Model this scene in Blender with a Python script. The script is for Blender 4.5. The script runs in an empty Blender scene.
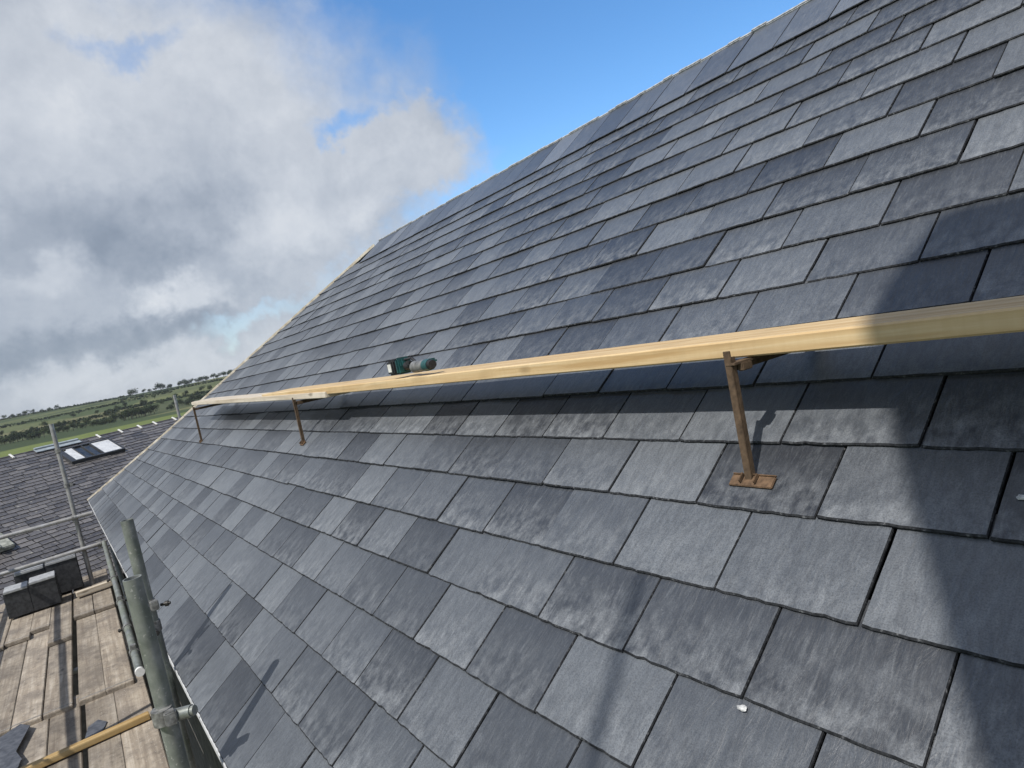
import bpy, bmesh, math, random
from mathutils import Vector, Matrix, noise
R_ = math.radians
C = bpy.context.scene.collection
sc = bpy.context.scene
random.seed(11)

# ------------------------------------------------------------------ helpers
def setp(o, label=None, cat=None, group=None, kind=None):
    if label: o['label'] = label
    if cat: o['category'] = cat
    if group: o['group'] = group
    if kind: o['kind'] = kind
    return o

def empty(name, label, cat, loc=(0, 0, 0), group=None):
    o = bpy.data.objects.new(name, None)
    C.objects.link(o); o.location = loc
    o.empty_display_size = 0.1
    return setp(o, label, cat, group)

class MB:
    """collects faces for one mesh object"""
    def __init__(s): s.v = []; s.f = []; s.m = []; s.sm = []
    def add(s, vs, fs, mi=0, smooth=False):
        b = len(s.v); s.v += [tuple(v) for v in vs]
        for f in fs: s.f.append([b + i for i in f]); s.m.append(mi); s.sm.append(smooth)
    def box(s, c, d, M=None, mi=0, bev=0.0):
        """box with optional chamfer; c centre, d full sizes, M 3x3 orientation"""
        M = M or Matrix.Identity(3); c = Vector(c)
        hx, hy, hz = d[0] / 2, d[1] / 2, d[2] / 2
        if bev <= 0:
            vs = [c + M @ Vector((x * hx, y * hy, z * hz)) for x in (-1, 1) for y in (-1, 1) for z in (-1, 1)]
            s.add(vs, [(0, 1, 3, 2), (4, 6, 7, 5), (0, 4, 5, 1), (2, 3, 7, 6), (0, 2, 6, 4), (1, 5, 7, 3)], mi)
            return
        bm = bmesh.new(); bmesh.ops.create_cube(bm, size=1)
        for v in bm.verts: v.co = Vector((v.co.x * d[0], v.co.y * d[1], v.co.z * d[2]))
        bmesh.ops.bevel(bm, geom=bm.edges[:], offset=bev, segments=2, affect='EDGES')
        s.frombm(bm, c, M, mi)
    def frombm(s, bm, c, M=None, mi=0, smooth=False):
        M = M or Matrix.Identity(3); c = Vector(c)
        bm.verts.index_update()
        s.add([c + M @ v.co for v in bm.verts], [[v.index for v in f.verts] for f in bm.faces], mi, smooth)
        bm.free()
    def tube(s, a, b, r, n=16, r2=None, caps=True, mi=0, hollow=0.0):
        a = Vector(a); b = Vector(b); r2 = r if r2 is None else r2
        q = (b - a).to_track_quat('Z', 'Y').to_matrix()
        ring = [(math.cos(2 * math.pi * i / n), math.sin(2 * math.pi * i / n)) for i in range(n)]
        vs = [a + q @ Vector((x * r, y * r, 0)) for x, y in ring] + [b + q @ Vector((x * r2, y * r2, 0)) for x, y in ring]
        s.add(vs, [(i, (i + 1) % n, n + (i + 1) % n, n + i) for i in range(n)], mi, True)
        if hollow:
            d = (b - a).normalized()
            for p, sg, rr in ((a, 1, r), (b, -1, r2)):
                ri = rr - hollow
                vs = [p + q @ Vector((x * rr, y * rr, 0)) for x, y in ring] + [p + q @ Vector((x * ri, y * ri, 0)) for x, y in ring] \
                    + [p + d * sg * 0.08 + q @ Vector((x * ri, y * ri, 0)) for x, y in ring]
                fs = [(i, n + i, n + (i + 1) % n, (i + 1) % n) for i in range(n)] + [(n + i, 2 * n + i, 2 * n + (i + 1) % n, n + (i + 1) % n) for i in range(n)]
                fs.append(tuple(range(2 * n, 3 * n)))
                s.add(vs, fs, mi)
        elif caps:
            s.add(vs[:n], [tuple(range(n))[::-1]], mi); s.add(vs[n:], [tuple(range(n))], mi)
    def build(s, name, mats, parent=None, loc=None, rot=None):
        me = bpy.data.meshes.new(name)
        me.from_pydata(s.v, [], s.f)
        for m in (mats if isinstance(mats, (list, tuple)) else [mats]): me.materials.append(m)
        me.polygons.foreach_set('material_index', s.m)
        me.polygons.foreach_set('use_smooth', s.sm)
        me.update()
        o = bpy.data.objects.new(name, me); C.objects.link(o)
        if parent: o.parent = parent
        if loc: o.location = loc
        if rot: o.rotation_euler = rot
        return o

def fix_normals(o):
    bm = bmesh.new(); bm.from_mesh(o.data)
    bmesh.ops.recalc_face_normals(bm, faces=bm.faces[:]); bm.to_mesh(o.data); bm.free()

# ------------------------------------------------------------------ materials
class NT:
    def __init__(s, nt): s.nt = nt
    def n(s, t, **kw):
        nd = s.nt.nodes.new(t)
        for k, v in kw.items():
            if k.startswith('i_'):
                key = k[2:]
                key = int(key) if key.isdigit() else key.replace('_', ' ')
                nd.inputs[key].default_value = v
            else: setattr(nd, k, v)
        return nd
    def l(s, a, b): s.nt.links.new(a, b)
    def math(s, op, a, b=None, c=None, clamp=False):
        nd = s.nt.nodes.new('ShaderNodeMath'); nd.operation = op; nd.use_clamp = clamp
        for i, x in enumerate((a, b, c)):
            if x is None: continue
            if isinstance(x, (int, float)): nd.inputs[i].default_value = x
            else: s.l(x, nd.inputs[i])
        return nd.outputs[0]
    def ramp(s, fac, stops, interp='LINEAR'):
        nd = s.nt.nodes.new('ShaderNodeValToRGB'); nd.color_ramp.interpolation = interp
        el = nd.color_ramp.elements
        while len(el) < len(stops): el.new(0.5)
        for e, (p, c) in zip(el, stops):
            e.position = p; e.color = (c, c, c, 1) if isinstance(c, (int, float)) else (*c, 1)
        s.l(fac, nd.inputs[0]); return nd.outputs[0]
    def mix(s, fac, a, b, blend='MIX'):
        nd = s.nt.nodes.new('ShaderNodeMix'); nd.data_type = 'RGBA'; nd.blend_type = blend
        for i, x in ((0, fac), (6, a), (7, b)):
            if isinstance(x, (int, float)): nd.inputs[i].default_value = x
            elif isinstance(x, tuple): nd.inputs[i].default_value = (*x, 1)
            else: s.l(x, nd.inputs[i])
        return nd.outputs[2]
    def noise(s, vec, scale, detail=4, rough=.55, dist=0.0):
        nd = s.n('ShaderNodeTexNoise', i_Scale=scale, i_Detail=detail, i_Roughness=rough, i_Distortion=dist)
        if vec is not None: s.l(vec, nd.inputs['Vector'])
        return nd.outputs['Fac']
    def mapping(s, vec, scale=(1, 1, 1), rot=(0, 0, 0), loc=(0, 0, 0)):
        nd = s.n('ShaderNodeMapping'); nd.inputs['Scale'].default_value = scale
        nd.inputs['Rotation'].default_value = rot; nd.inputs['Location'].default_value = loc
        s.l(vec, nd.inputs['Vector']); return nd.outputs[0]

def new_mat(name, rough=.6, spec=.4, metal=0.0):
    m = bpy.data.materials.new(name); m.use_nodes = True
    t = NT(m.node_tree); b = m.node_tree.nodes['Principled BSDF']
    b.inputs['Roughness'].default_value = rough; b.inputs['Specular IOR Level'].default_value = spec
    b.inputs['Metallic'].default_value = metal
    return m, t, b

def bump(t, b, h, strength=.3, dist=.003):
    nd = t.n('ShaderNodeBump', i_Strength=strength, i_Distance=dist)
    t.l(h, nd.inputs['Height']); t.l(nd.outputs[0], b.inputs['Normal'])

def slate_mat(name, dark, mid, light, streak_col, streak=.5, dust=.5, mott=None):
    m, t, b = new_mat(name, .45, .6)
    tone = t.n('ShaderNodeAttribute', attribute_name='tone').outputs['Fac']
    vec = t.n('ShaderNodeAttribute', attribute_name='loc').outputs['Vector']
    sep = t.n('ShaderNodeSeparateXYZ'); t.l(vec, sep.inputs[0])
    cloud = t.noise(vec, 9, 5, .6)
    f = t.math('ADD', tone, t.math('MULTIPLY', t.math('SUBTRACT', cloud, .5), .42), clamp=True)
    base = t.ramp(f, [(0, dark), (.5, mid), (1, light)])
    # pale riven streaks running with the grain of each slate
    st1 = t.noise(t.mapping(vec, (95, 10, 1), (0, 0, .22)), 1, 6, .68, .6)
    st2 = t.noise(t.mapping(vec, (36, 9, 1), (0, 0, -.75)), 1, 7, .7, 1.2)
    blotch = t.noise(vec, 14, 4, .6)
    s1 = t.ramp(st1, [(.50, 0), (.72, 1)])
    s2 = t.ramp(st2, [(.52, 0), (.74, 1)])
    sm = t.math('MULTIPLY', t.math('MAXIMUM', t.math('MULTIPLY', s1, .8), s2), t.ramp(blotch, [(.36, .12), (.64, 1)]))
    # scuffed pale band towards the tail of each slate
    low = t.math('SUBTRACT', 1.0, t.math('MULTIPLY', sep.outputs[1], 6.2), clamp=True)
    low = t.math('MULTIPLY', low, t.ramp(t.noise(t.mapping(vec, (30, 22, 1)), 1, 5, .65), [(.38, 0), (.66, 1)]))
    amt = t.math('ADD', .45, t.math('MULTIPLY', t.math('FRACT', t.math('MULTIPLY', sep.outputs[2], 7.31)), .75))   # some slates are cleaner than others
    sm = t.math('MULTIPLY', t.math('ADD', t.math('MULTIPLY', sm, streak), t.math('MULTIPLY', low, dust), clamp=True), amt)
    col = t.mix(sm, base, streak_col)
    st3 = t.noise(t.mapping(vec, (260, 34, 1), (0, 0, -.35)), 1, 4, .7, .4)
    col = t.mix(t.ramp(st3, [(.54, 0), (.74, .26)]), col, streak_col)
    # darker mineral grain that runs through every slate
    gr = t.math('ADD', t.math('MULTIPLY', t.noise(t.mapping(vec, (48, 11, 1), (0, 0, .3)), 1, 7, .68, .9), .6), t.math('MULTIPLY', t.noise(t.mapping(vec, (150, 45, 1), (0, 0, -.5)), 1, 5, .7), .4))
    col = t.mix(t.ramp(gr, [(.36, .42), (.56, 0)]), col, dark)
    # fine dirt and specks
    fine = t.noise(vec, 330, 3, .65)
    col = t.mix(t.ramp(fine, [(.34, .5), (.56, 0)]), col, dark)
    sc_ = t.noise(t.mapping(vec, (22, 22, 1), (0, 0, .2)), 1, 6, .72, 2.5)
    col = t.mix(t.ramp(sc_, [(.66, 0), (.71, .2)]), col, streak_col)
    if mott:
        lv = t.noise(vec, 16, 3, .5)
        col = t.mix(t.ramp(lv, [(.64, 0), (.74, .7)]), col, mott)
    t.l(col, b.inputs['Base Color'])
    t.l(t.ramp(sm, [(0, .40), (1, .62)]), b.inputs['Roughness'])
    h = t.math('ADD', t.math('MULTIPLY', t.noise(t.mapping(vec, (30, 14, 1), (0, 0, .5)), 1, 8, .62, .8), 1.0), t.math('MULTIPLY', st1, .25))
    bump(t, b, h, .55, .0045)
    return m

M_slate = slate_mat('slate', (.023, .026, .032), (.066, .074, .086), (.132, .144, .158), (.235, .25, .265), .5, .75)
M_ridge = slate_mat('ridge_slate', (.036, .043, .056), (.085, .098, .120), (.16, .176, .20), (.24, .25, .27), .5, .3)
M_old = slate_mat('old_slate', (.036, .034, .036), (.09, .084, .084), (.175, .163, .155), (.30, .28, .26), .45, .45, (.32, .31, .26))
M_edge, t, b = new_mat('slate_edge', .75, .2)
nz = t.noise(t.n('ShaderNodeTexCoord').outputs['Object'], 120, 4)
t.l(t.ramp(nz, [(.34, (.010, .011, .013)), (.6, (.030, .032, .036)), (.74, (.14, .145, .15))]), b.inputs['Base Color'])

def simple(name, c1, c2, scale=20, rough=.6, spec=.4, metal=0, stretch=(1, 1, 1), lo=.35, hi=.65, bstr=0, bdist=.002, detail=5, coord='Object', rnd=0.0):
    m, t, b = new_mat(name, rough, spec, metal)
    vec = t.n('ShaderNodeTexCoord').outputs[coord]
    if rnd:
        oi = t.n('ShaderNodeObjectInfo').outputs['Random']
        cb = t.n('ShaderNodeCombineXYZ'); t.l(t.math('MULTIPLY', oi, 31.0), cb.inputs[2]); t.l(t.math('MULTIPLY', oi, 17.0), cb.inputs[0])
        va = t.n('ShaderNodeVectorMath'); t.l(vec, va.inputs[0]); t.l(cb.outputs[0], va.inputs[1]); vec = va.outputs[0]
    nz = t.noise(t.mapping(vec, stretch), scale, detail, .6)
    col = t.ramp(nz, [(lo, c1), (hi, c2)])
    if rnd:
        hv = t.n('ShaderNodeHueSaturation'); t.l(col, hv.inputs['Color'])
        t.l(t.math('ADD', t.math('MULTIPLY', oi, rnd), 1 - rnd / 2), hv.inputs['Value']); col = hv.outputs[0]
    t.l(col, b.inputs['Base Color'])
    if bstr: bump(t, b, nz, bstr, bdist)
    return m

def wood(name, c_dark, c_mid, c_light, rough=.7, grain=1.0, stain=None, rnd=0.0):
    """timber with the grain along local X"""
    m, t, b = new_mat(name, rough, .25)
    vec = t.n('ShaderNodeTexCoord').outputs['Object']
    oi = t.n('ShaderNodeObjectInfo').outputs['Random']
    cb = t.n('ShaderNodeCombineXYZ'); t.l(t.math('MULTIPLY', oi, 23.0), cb.inputs[0]); t.l(t.math('MULTIPLY', oi, 9.0), cb.inputs[1])
    va = t.n('ShaderNodeVectorMath'); t.l(vec, va.inputs[0]); t.l(cb.outputs[0], va.inputs[1]); vec = va.outputs[0]
    g1 = t.noise(t.mapping(vec, (1.2, 38 * grain, 38 * grain)), 1, 5, .6, .5)
    g2 = t.noise(t.mapping(vec, (5, 160 * grain, 160 * grain)), 1, 3, .6)
    f = t.math('ADD', t.math('MULTIPLY', g1, .75), t.math('MULTIPLY', g2, .25))
    col = t.ramp(f, [(.36, c_dark), (.5, c_mid), (.64, c_light)])
    kn = t.n('ShaderNodeTexVoronoi', i_Scale=1.0); t.l(t.mapping(vec, (3.0, 9, 9)), kn.inputs['Vector'])
    saw = t.noise(t.mapping(vec, (70, 4, 4)), 1, 3, .6)
    col = t.mix(t.ramp(kn.outputs['Distance'], [(.05, .85), (.15, 0)]), col, tuple(x * .45 for x in c_dark))
    col = t.mix(t.ramp(saw, [(.40, .12), (.55, 0)]), col, c_dark)
    blot = t.noise(vec, 5, 5, .65)
    col = t.mix(t.ramp(blot, [(.5, 0), (.72, .45)]), col, tuple(x * .62 for x in c_mid))
    if stain:
        s1 = t.noise(vec, 3.5, 6, .65)
        col = t.mix(t.ramp(s1, [(.42, 0), (.62, .8)]), col, stain)
        sp_ = t.noise(vec, 75, 3, .6)
        col = t.mix(t.ramp(sp_, [(.63, 0), (.70, .55)]), col, (.45, .43, .40))
        s2 = t.noise(vec, 28, 4, .6)
        col = t.mix(t.ramp(s2, [(.55, 0), (.75, .5)]), col, tuple(x * .5 for x in stain))
    if rnd:
        hv = t.n('ShaderNodeHueSaturation'); t.l(col, hv.inputs['Color'])
        t.l(t.math('ADD', t.math('MULTIPLY', oi, rnd), 1 - rnd / 2), hv.inputs['Value']); col = hv.outputs[0]
    t.l(col, b.inputs['Base Color'])
    bump(t, b, f, .35, .002)
    return m

M_pine = wood('fresh_pine', (.43, .285, .135), (.54, .395, .215), (.62, .49, .30), .6)
M_pine2 = wood('pale_pine', (.42, .35, .26), (.52, .46, .37), (.62, .56, .47), .65)
M_yellow = wood('treated_batten', (.30, .19, .07), (.40, .275, .12), (.47, .35, .18), .6)
M_board = wood('weathered_board', (.20, .165, .13), (.30, .258, .205), (.40, .355, .295), .85, .8, (.15, .13, .11), .4)
M_rust = simple('rusty_steel', (.05, .034, .022), (.13, .088, .055), 60, .8, .3, 0, lo=.3, hi=.7, bstr=.3)
M_rusto = simple('rust_orange', (.06, .04, .026), (.165, .105, .064), 70, .85, .2, 0, lo=.3, hi=.68, bstr=.3)
M_hip = simple('hip_timber', (.36, .31, .23), (.58, .54, .46), 9, .75, .25)
M_mortar = simple('mortar', (.24, .25, .26), (.44, .45, .46), 40, .9, .1, bstr=.4)
M_tray = simple('eaves_trim', (.42, .43, .44), (.58, .59, .60), 25, .5, .4)
M_wall = simple('rendered_wall', (.11, .105, .10), (.19, .18, .17), 12, .9, .1, bstr=.4, bdist=.01)
M_dark = simple('underlay', (.012, .012, .013), (.025, .025, .026), 20, .9, .1)
M_white = simple('white_splash', (.24, .25, .26), (.62, .62, .61), 160, .8, .2)

def tube_mat(name, base1, base2, moss, mossamt):
    m, t, b = new_mat(name, .42, .5, .55)
    vec = t.n('ShaderNodeTexCoord').outputs['Object']
    n1 = t.noise(vec, 14, 6, .65); n2 = t.noise(vec, 5, 5, .6); n3 = t.noise(vec, 70, 3)
    col = t.ramp(n1, [(.35, base1), (.62, base2)])
    mk = t.ramp(n2, [(.40, 0), (.62, mossamt)])
    col = t.mix(mk, col, moss)
    col = t.mix(t.ramp(n3, [(.62, 0), (.72, .7)]), col, (.5, .5, .47))
    t.l(col, b.inputs['Base Color'])
    rs = t.noise(t.mapping(vec, (30, 30, 7)), 1, 5, .7)
    col = t.mix(t.ramp(rs, [(.58, 0), (.68, .55)]), col, (.16, .085, .045))
    gl = t.noise(t.mapping(vec, (60, 60, 3)), 1, 4, .6)
    col = t.mix(t.ramp(gl, [(.56, 0), (.70, .4)]), col, (.42, .43, .42))
    t.l(t.math('SUBTRACT', .6, t.math('MULTIPLY', mk, .55), clamp=True), b.inputs['Metallic'])
    t.l(t.math('ADD', .42, t.math('MULTIPLY', mk, .4)), b.inputs['Roughness'])
    bump(t, b, n1, .2, .002)
    return m
M_tube = tube_mat('galvanised_tube_mossy', (.17, .185, .175), (.31, .325, .31), (.12, .14, .105), .75)
M_tube2 = tube_mat('galvanised_tube', (.26, .26, .26), (.44, .44, .44), (.20, .19, .17), .6)
M_coup = simple('coupler_steel', (.13, .13, .125), (.34, .34, .33), 50, .55, .4, .5)
M_bolt = simple('dark_bolt', (.02, .02, .02), (.06, .055, .05), 50, .5, .4, .3)
M_white_cap = simple('white_plastic', (.68, .68, .66), (.78, .78, .77), 30, .5, .4)

# ------------------------------------------------------------------ roof frame
P = R_(37); cP, sP = math.cos(P), math.sin(P)
SU, GV = .30, .19159
def W(x, y, n=0.0):            # roof coordinates (along eaves, up slope, off the plane) -> world
    return Vector((x, y * cP - n * sP, y * sP + n * cP))
RM = Matrix(((1, 0, 0), (0, cP, -sP), (0, sP, cP)))
VOFF = [0, .021, .005, .009, .006, -.043, 0, -.05, -.08, 0, -.093, -.102, -.072, -.007, .031, .066, .09, .029, .062, .045, -.007]
def course(k): return (k + VOFF[k + 6] * .8) * GV if k > -6 else -6.22 * GV
V_RIDGE = 16.08 * GV
def hip_x(y):                  # x of the hip on the roof plane
    v = y / GV
    return SU * (-28.9 + (.6 if v > 0 else .76) * v)

TONE = {(0, -1): .35, (0, 0): .62, (0, 1): .85, (0, 2): .12, (0, 3): .55, (0, 4): .15,
        (-1, -1): .22, (-1, 0): .55, (-1, 1): .78, (-1, 2): .62, (-1, 3): .72, (-1, 4): .4, (-2, -1): .6, (-2, 0): .55, (-2, 1): .28, (-2, 2): .30,
        (-2, 3): .2, (-3, -2): .3, (-3, -1): .66, (-3, 0): .28, (-3, 1): .75, (-3, 2): .5, (-3, 3): .45, (-4, -2): .5, (-4, -1): .18, (-4, 0): .6,
        (-4, 1): .35, (-5, -3): .4, (-5, -2): .3, (-5, -1): .5, (1, -1): .28, (1, 0): .6, (1, 1): .7, (1, 2): .5, (1, 3): .35,
        (3, -2): .2, (3, -1): .45, (3, 0): .55, (3, 1): .6, (3, 2): .3, (3, 3): .4, (4, -1): .2, (4, 0): .5, (4, 1): .72, (4, 2): .45, (4, 3): .4,
        (5, -2): .15, (5, -1): .3, (5, 0): .55, (5, 1): .6, (5, 2): .2, (5, 3): .5, (6, 0): .55, (6, 1): .25, (6, 2): .3, (6, 3): .8, (7, 1): .7, (7, 2): .2, (7, 3): .35,
        (8, 1): .45, (8, 2): .15, (8, 3): .7, (9, 1): .5, (9, 2): .7, (9, 3): .65, (10, 0): .3, (10, 1): .35, (10, 2): .7, (11, 0): .2, (11, 1): .15, (11, 2): .4}

class SlateMesh(MB):
    def __init__(s): super().__init__(); s.tone = []; s.loc = []
    def slate(s, x0, x1, y0, y1, ylay, zt, th, tone, clip=None, jit=.0006, nseg=15, F=W, top_arc=0.0, zb=0.0):
        """one slate: tail at y0, visible to y1, lying tilted (head at ylay); clip(y) is the lowest x allowed"""
        rnd = random.random() * 40
        J = lambda a=1.0: random.gauss(0, jit * a)
        pts = []
        for i in range(nseg + 1):            # tail edge, left to right
            f = i / nseg
            yy = y0 + J() + (random.choice((0,) * 15 + (.002, .0012)) if 0 < i < nseg else 0)
            if i in (0, nseg): yy += .0015
            pts.append((x0 + (x1 - x0) * f, yy))
        for f in (.33, .66): pts.append((x1 + J(.6), y0 + (y1 - y0) * f))
        if top_arc:
            for i in range(7):
                f = i / 6; pts.append((x1 + (x0 - x1) * f, y1 + top_arc * (1 - (2 * f - 1) ** 2)))
        else: pts += [(x1, y1), (x0, y1)]
        for f in (.66, .33): pts.append((x0 + J(.6), y0 + (y1 - y0) * f))
        if clip:
            mx = max(p[0] - clip(p[1]) for p in pts)
            if mx < .01: return
            pts = [(max(p[0], clip(p[1])), p[1]) for p in pts]
        cx = sum(p[0] for p in pts) / len(pts); cy = sum(p[1] for p in pts) / len(pts)
        tl = random.gauss(0, .0009); tw = random.gauss(0, .0012)
        zf = lambda x, y: zb + (zt + tl) * (1 - (y - y0) / (ylay - y0)) + tw * (x - cx) / (x1 - x0 + .001)
        ch = .0036
        n = len(pts)
        def inset(p):
            dx = min(ch * .45, abs(p[0] - cx)) * (1 if p[0] < cx else -1) if abs(p[0] - cx) > (x1 - x0) * .46 else 0
            dy = ch if p[1] < y0 + .012 else 0
            return (p[0] + dx, p[1] + dy)
        top = [(*inset(p),) for p in pts]
        v = [F(x, y, zf(x, y) + th) for x, y in top] + [F(x, y, zf(x, y) + th - .0030) for x, y in pts] + [F(x, y, zf(x, y) + .0004) for x, y in pts]
        b = len(s.v)
        s.add(v, [tuple(range(n))], 0)
        s.add([], []) 
        for i in range(n):
            j = (i + 1) % n
            s.f.append([b + i, b + n + i, b + n + j, b + j]); s.m.append(1); s.sm.append(False)
            s.f.append([b + n + i, b + 2 * n + i, b + 2 * n + j, b + n + j]); s.m.append(1); s.sm.append(False)
        s.tone += [tone] * (3 * n)
        for ring in (top, pts, pts):
            s.loc += [(x - x0, y - y0, rnd) for x, y in ring]
    def build(s, name, mats, parent=None):
        o = super().build(name, mats, parent)
        a = o.data.attributes.new('tone', 'FLOAT', 'POINT'); a.data.foreach_set('value', s.tone)
        a = o.data.attributes.new('loc', 'FLOAT_VECTOR', 'POINT'); a.data.foreach_set('vector', [c for q in s.loc for c in q])
        return o

def rtone():
    r = random.random()
    return min(1, max(0, random.gauss(.17, .08) if r < .33 else random.gauss(.5, .11) if r < .66 else random.gauss(.82, .1)))

house = empty('slate_roofed_house', 'newly slated house with a steep dark grey slate roof and planks lying across its brackets', 'house', (0, 0, 0))
X_END = 10.2
sm = SlateMesh()
for k in range(-6, 14):
    y0 = course(k); yv = course(k + 1)
    y1 = yv + .055
    half = .5 if k % 2 else 0.0
    for j in range(-36, 34):
        x0 = (j + half) * SU; x1 = x0 + SU
        if x0 > X_END or x1 < hip_x(y0) - .1: continue
        g = abs(random.gauss(.0019, .0003)); dx = random.gauss(0, .0008)
        tn = TONE.get((k, j), None)
        if tn is None: tn = rtone()
        else: tn = min(1, max(.04, .5 + (tn - .47) * 1.3))
        sm.slate(x0 + g + dx, x1 - g + dx, y0 + random.gauss(0, .0012), y1, y0 + .42, .0185, 0.0066 + random.random() * .0026, tn, hip_x, zb=-.0255)
roof = sm.build('roof', [M_slate, M_edge], house)
setp(roof, 'slope of overlapping dark grey slates with pale streaks')
# boarding and underlay below the slates, the far slope and the hip end
def quad(vs): m = MB(); m.add(vs, [tuple(range(len(vs)))]); return m
Yr = V_RIDGE
xr = hip_x(Yr); xe = hip_x(-6.2 * GV)
apex = W(xr, Yr, -.008); eave = W(xe, -6.1 * GV, -.008)
m = MB()
m.add([W(xe + .02, -6.1 * GV, -.033), W(X_END, -6.1 * GV, -.033), W(X_END, Yr, -.033), W(xr + .02, Yr, -.033)], [(0, 1, 2, 3)])
m.build('underlay', M_dark, roof)
RY = W(0, Yr).y
def mir(x, y, n=0.0):
    q = W(x, y, n); return Vector((q.x, 2 * RY - q.y, q.z))
sm2 = SlateMesh()
for k in range(-6, 15):
    for j in range(-36, 34, 1):
        x0 = (j + (.5 if k % 2 else 0)) * SU
        if x0 > X_END or x0 + SU < hip_x(k * GV): continue
        sm2.slate(x0 + .002, x0 + SU - .002, k * GV, min((k + 1) * GV + .05, Yr), k * GV + .42, .0155, .0065, rtone(), hip_x, nseg=2, F=mir)
sm2.build('rear_slope', [M_slate, M_edge], house)
# hip end: slate courses on the triangle facing away
hd = MB()
A0 = W(xe, -6.2 * GV, 0); A1 = mir(xe, -6.2 * GV, 0); AP = W(xr, Yr, 0)
sm3 = SlateMesh()
wv = (A1 - A0).normalized(); mid = (A0 + A1) / 2; up = (AP - mid); hlen = up.length; up.normalize(); nn = wv.cross(up)
if nn.x > 0: nn = -nn
half_w = (A1 - A0).length / 2
def HF(x, y, n=0.0): return mid + wv * x + up * y + nn * n
hclip = lambda y: -half_w * (1 - min(y, hlen) / hlen)
HG = lambda x, y, n=0.0: HF(-x, y, n)
for k in range(int(hlen / GV) + 1):
    for j in range(-30, 0):
        x0 = (j + (.5 if k % 2 else 0)) * SU; x1 = min(x0 + SU, 0)
        if x1 < hclip(k * GV) + .02 or x1 - x0 < .03: continue
        for F_ in (HF, HG):
            sm3.slate(x0 + .002, x1 - .002, k * GV, min((k + 1) * GV + .05, hlen - .02), k * GV + .42, .0155, .0065, rtone(), hclip, nseg=2, F=F_, zb=-.03)
sm3.build('hip_end', [M_slate, M_edge], house)
# ridge: one run of broad slates with mortar behind their heads
rg = SlateMesh()
x = xr + .01
yb = course(14) if False else 13.9 * GV
while x < X_END:
    w_ = .288 + random.gauss(0, .004)
    rg.slate(x + .003, x + w_ - .003, yb + random.gauss(0, .002), Yr - .006 + random.gauss(0, .003), yb + .9, .012, .008, min(.95, max(.05, random.gauss(.46, .26))), hip_x, nseg=6, top_arc=.016, zb=-.014)
    x += w_
ridge = rg.build('ridge', [M_ridge, M_edge], roof)
mo = MB()
x = xr
while x < X_END:                       # lumpy mortar bed along the apex
    L = .06 + random.random() * .05
    c = W(x + L / 2, Yr + random.uniform(-.010, .003), -.006 + random.random() * .006)
    mo.box(c, (L * 1.1, .03, .022 + random.random() * .012), RM, 0, .006)
    x += L
mo.build('ridge_mortar', M_mortar, ridge)
# timber strip along the hip
hb = MB()
N_ = 24
for i in range(N_):
    ya = -6.25 * GV + (Yr - .06 + 6.25 * GV) * i / N_; yb2 = -6.25 * GV + (Yr - .06 + 6.25 * GV) * (i + 1) / N_
    a = W(hip_x(ya) - .012, ya, -.003 + random.random() * .003); b_ = W(hip_x(yb2) - .012, yb2, -.003 + random.random() * .003)
    q = (b_ - a).to_track_quat('X', 'Z').to_matrix()
    hb.box((a + b_) / 2, ((b_ - a).length * .985, .016, .034), q, 0, .003)
hb.build('hip_trim', M_hip, roof)
# eaves: pale trim under the tails, wall below
ev = MB()
ye = -6.22 * GV
a = W(0, ye + .012, -.022)
for i in range(16):
    xa = xe + .02 + (X_END - xe) * i / 16; xb = xe + .02 + (X_END - xe) * (i + 1) / 16
    ev.box(((xa + xb) / 2, a.y - .012, a.z - .012), (xb - xa - .004, .022, .03), None, 0, .003)
ev.build('eaves_trim', M_tray, roof)
wl = MB()
wl.box(((xe + X_END) / 2 + .15, (a.y + .22 + 2 * RY - a.y - .22) / 2, (a.z - .06 - 7) / 2), (X_END - xe - .3, 2 * RY - 2 * (a.y + .22), 7 + a.z - .06), None)
wl.build('wall', M_wall, house)
so = MB()
so.box(((xe + X_END) / 2, a.y + .12, a.z - .045), (X_END - xe - .1, .2, .02), None)
so.build('soffit', M_dark, house)

# ------------------------------------------------------------------ roof brackets
def bracket(xf, yf, ztop, label, plate_w=.112):
    f = W(xf, yf, .002)
    r = empty('roof_bracket', label, 'roof bracket', f, 'rusty brackets hooked on the slates')
    h = ztop - f.z
    p = MB()
    p.box((0, 0, h / 2), (.018, .005, h), None, 0, .001)
    p.box((.0070, .009, h / 2 - .004), (.004, .013, h - .02), None, 0, .001)
    p.build('post', M_rust, r)
    # arm runs level from the post head back to the slates
    yend = (ztop - .03) / sP * cP + .005 - f.y
    arm = MB(); arm.box((.006, yend / 2 - .004, h - .030), (.026, yend, .006), None, 0, .001)
    arm.box((-.006, yend / 2 - .02, h - .040), (.005, yend - .06, .018), None, 0, .001)
    arm.box((.016, .035, h - .040), (.016, .035, .018), None, 0, .002)
    arm.build('arm', M_rust, r)
    hk = MB(); q = RM
    e = Vector((.006, yend - .005, h - .030))
    hk.box(e + RM @ Vector((0, .02, -.003)), (.03, .07, .005), RM, 0, .001)
    hk.box(e + RM @ Vector((0, -.012, .006)), (.03, .006, .022), RM, 0, .001)
    hk.build('hook', M_rust, r)
    fp = MB()
    fp.box(RM @ Vector((0.009, -.004, -.001)), (plate_w, .030, .006), RM, 0, .0015)
    fp.box(RM @ Vector((0.012, .011, .004)), (plate_w, .003, .006), RM, 0, .001)
    for s in (-1, 1):
        fp.box(RM @ Vector((s * .019 + .004, -.002, .009)), (.003, .024, .010), RM, 0, .001)
    fp.build('foot_plate', M_rusto, r)
    return r
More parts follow.
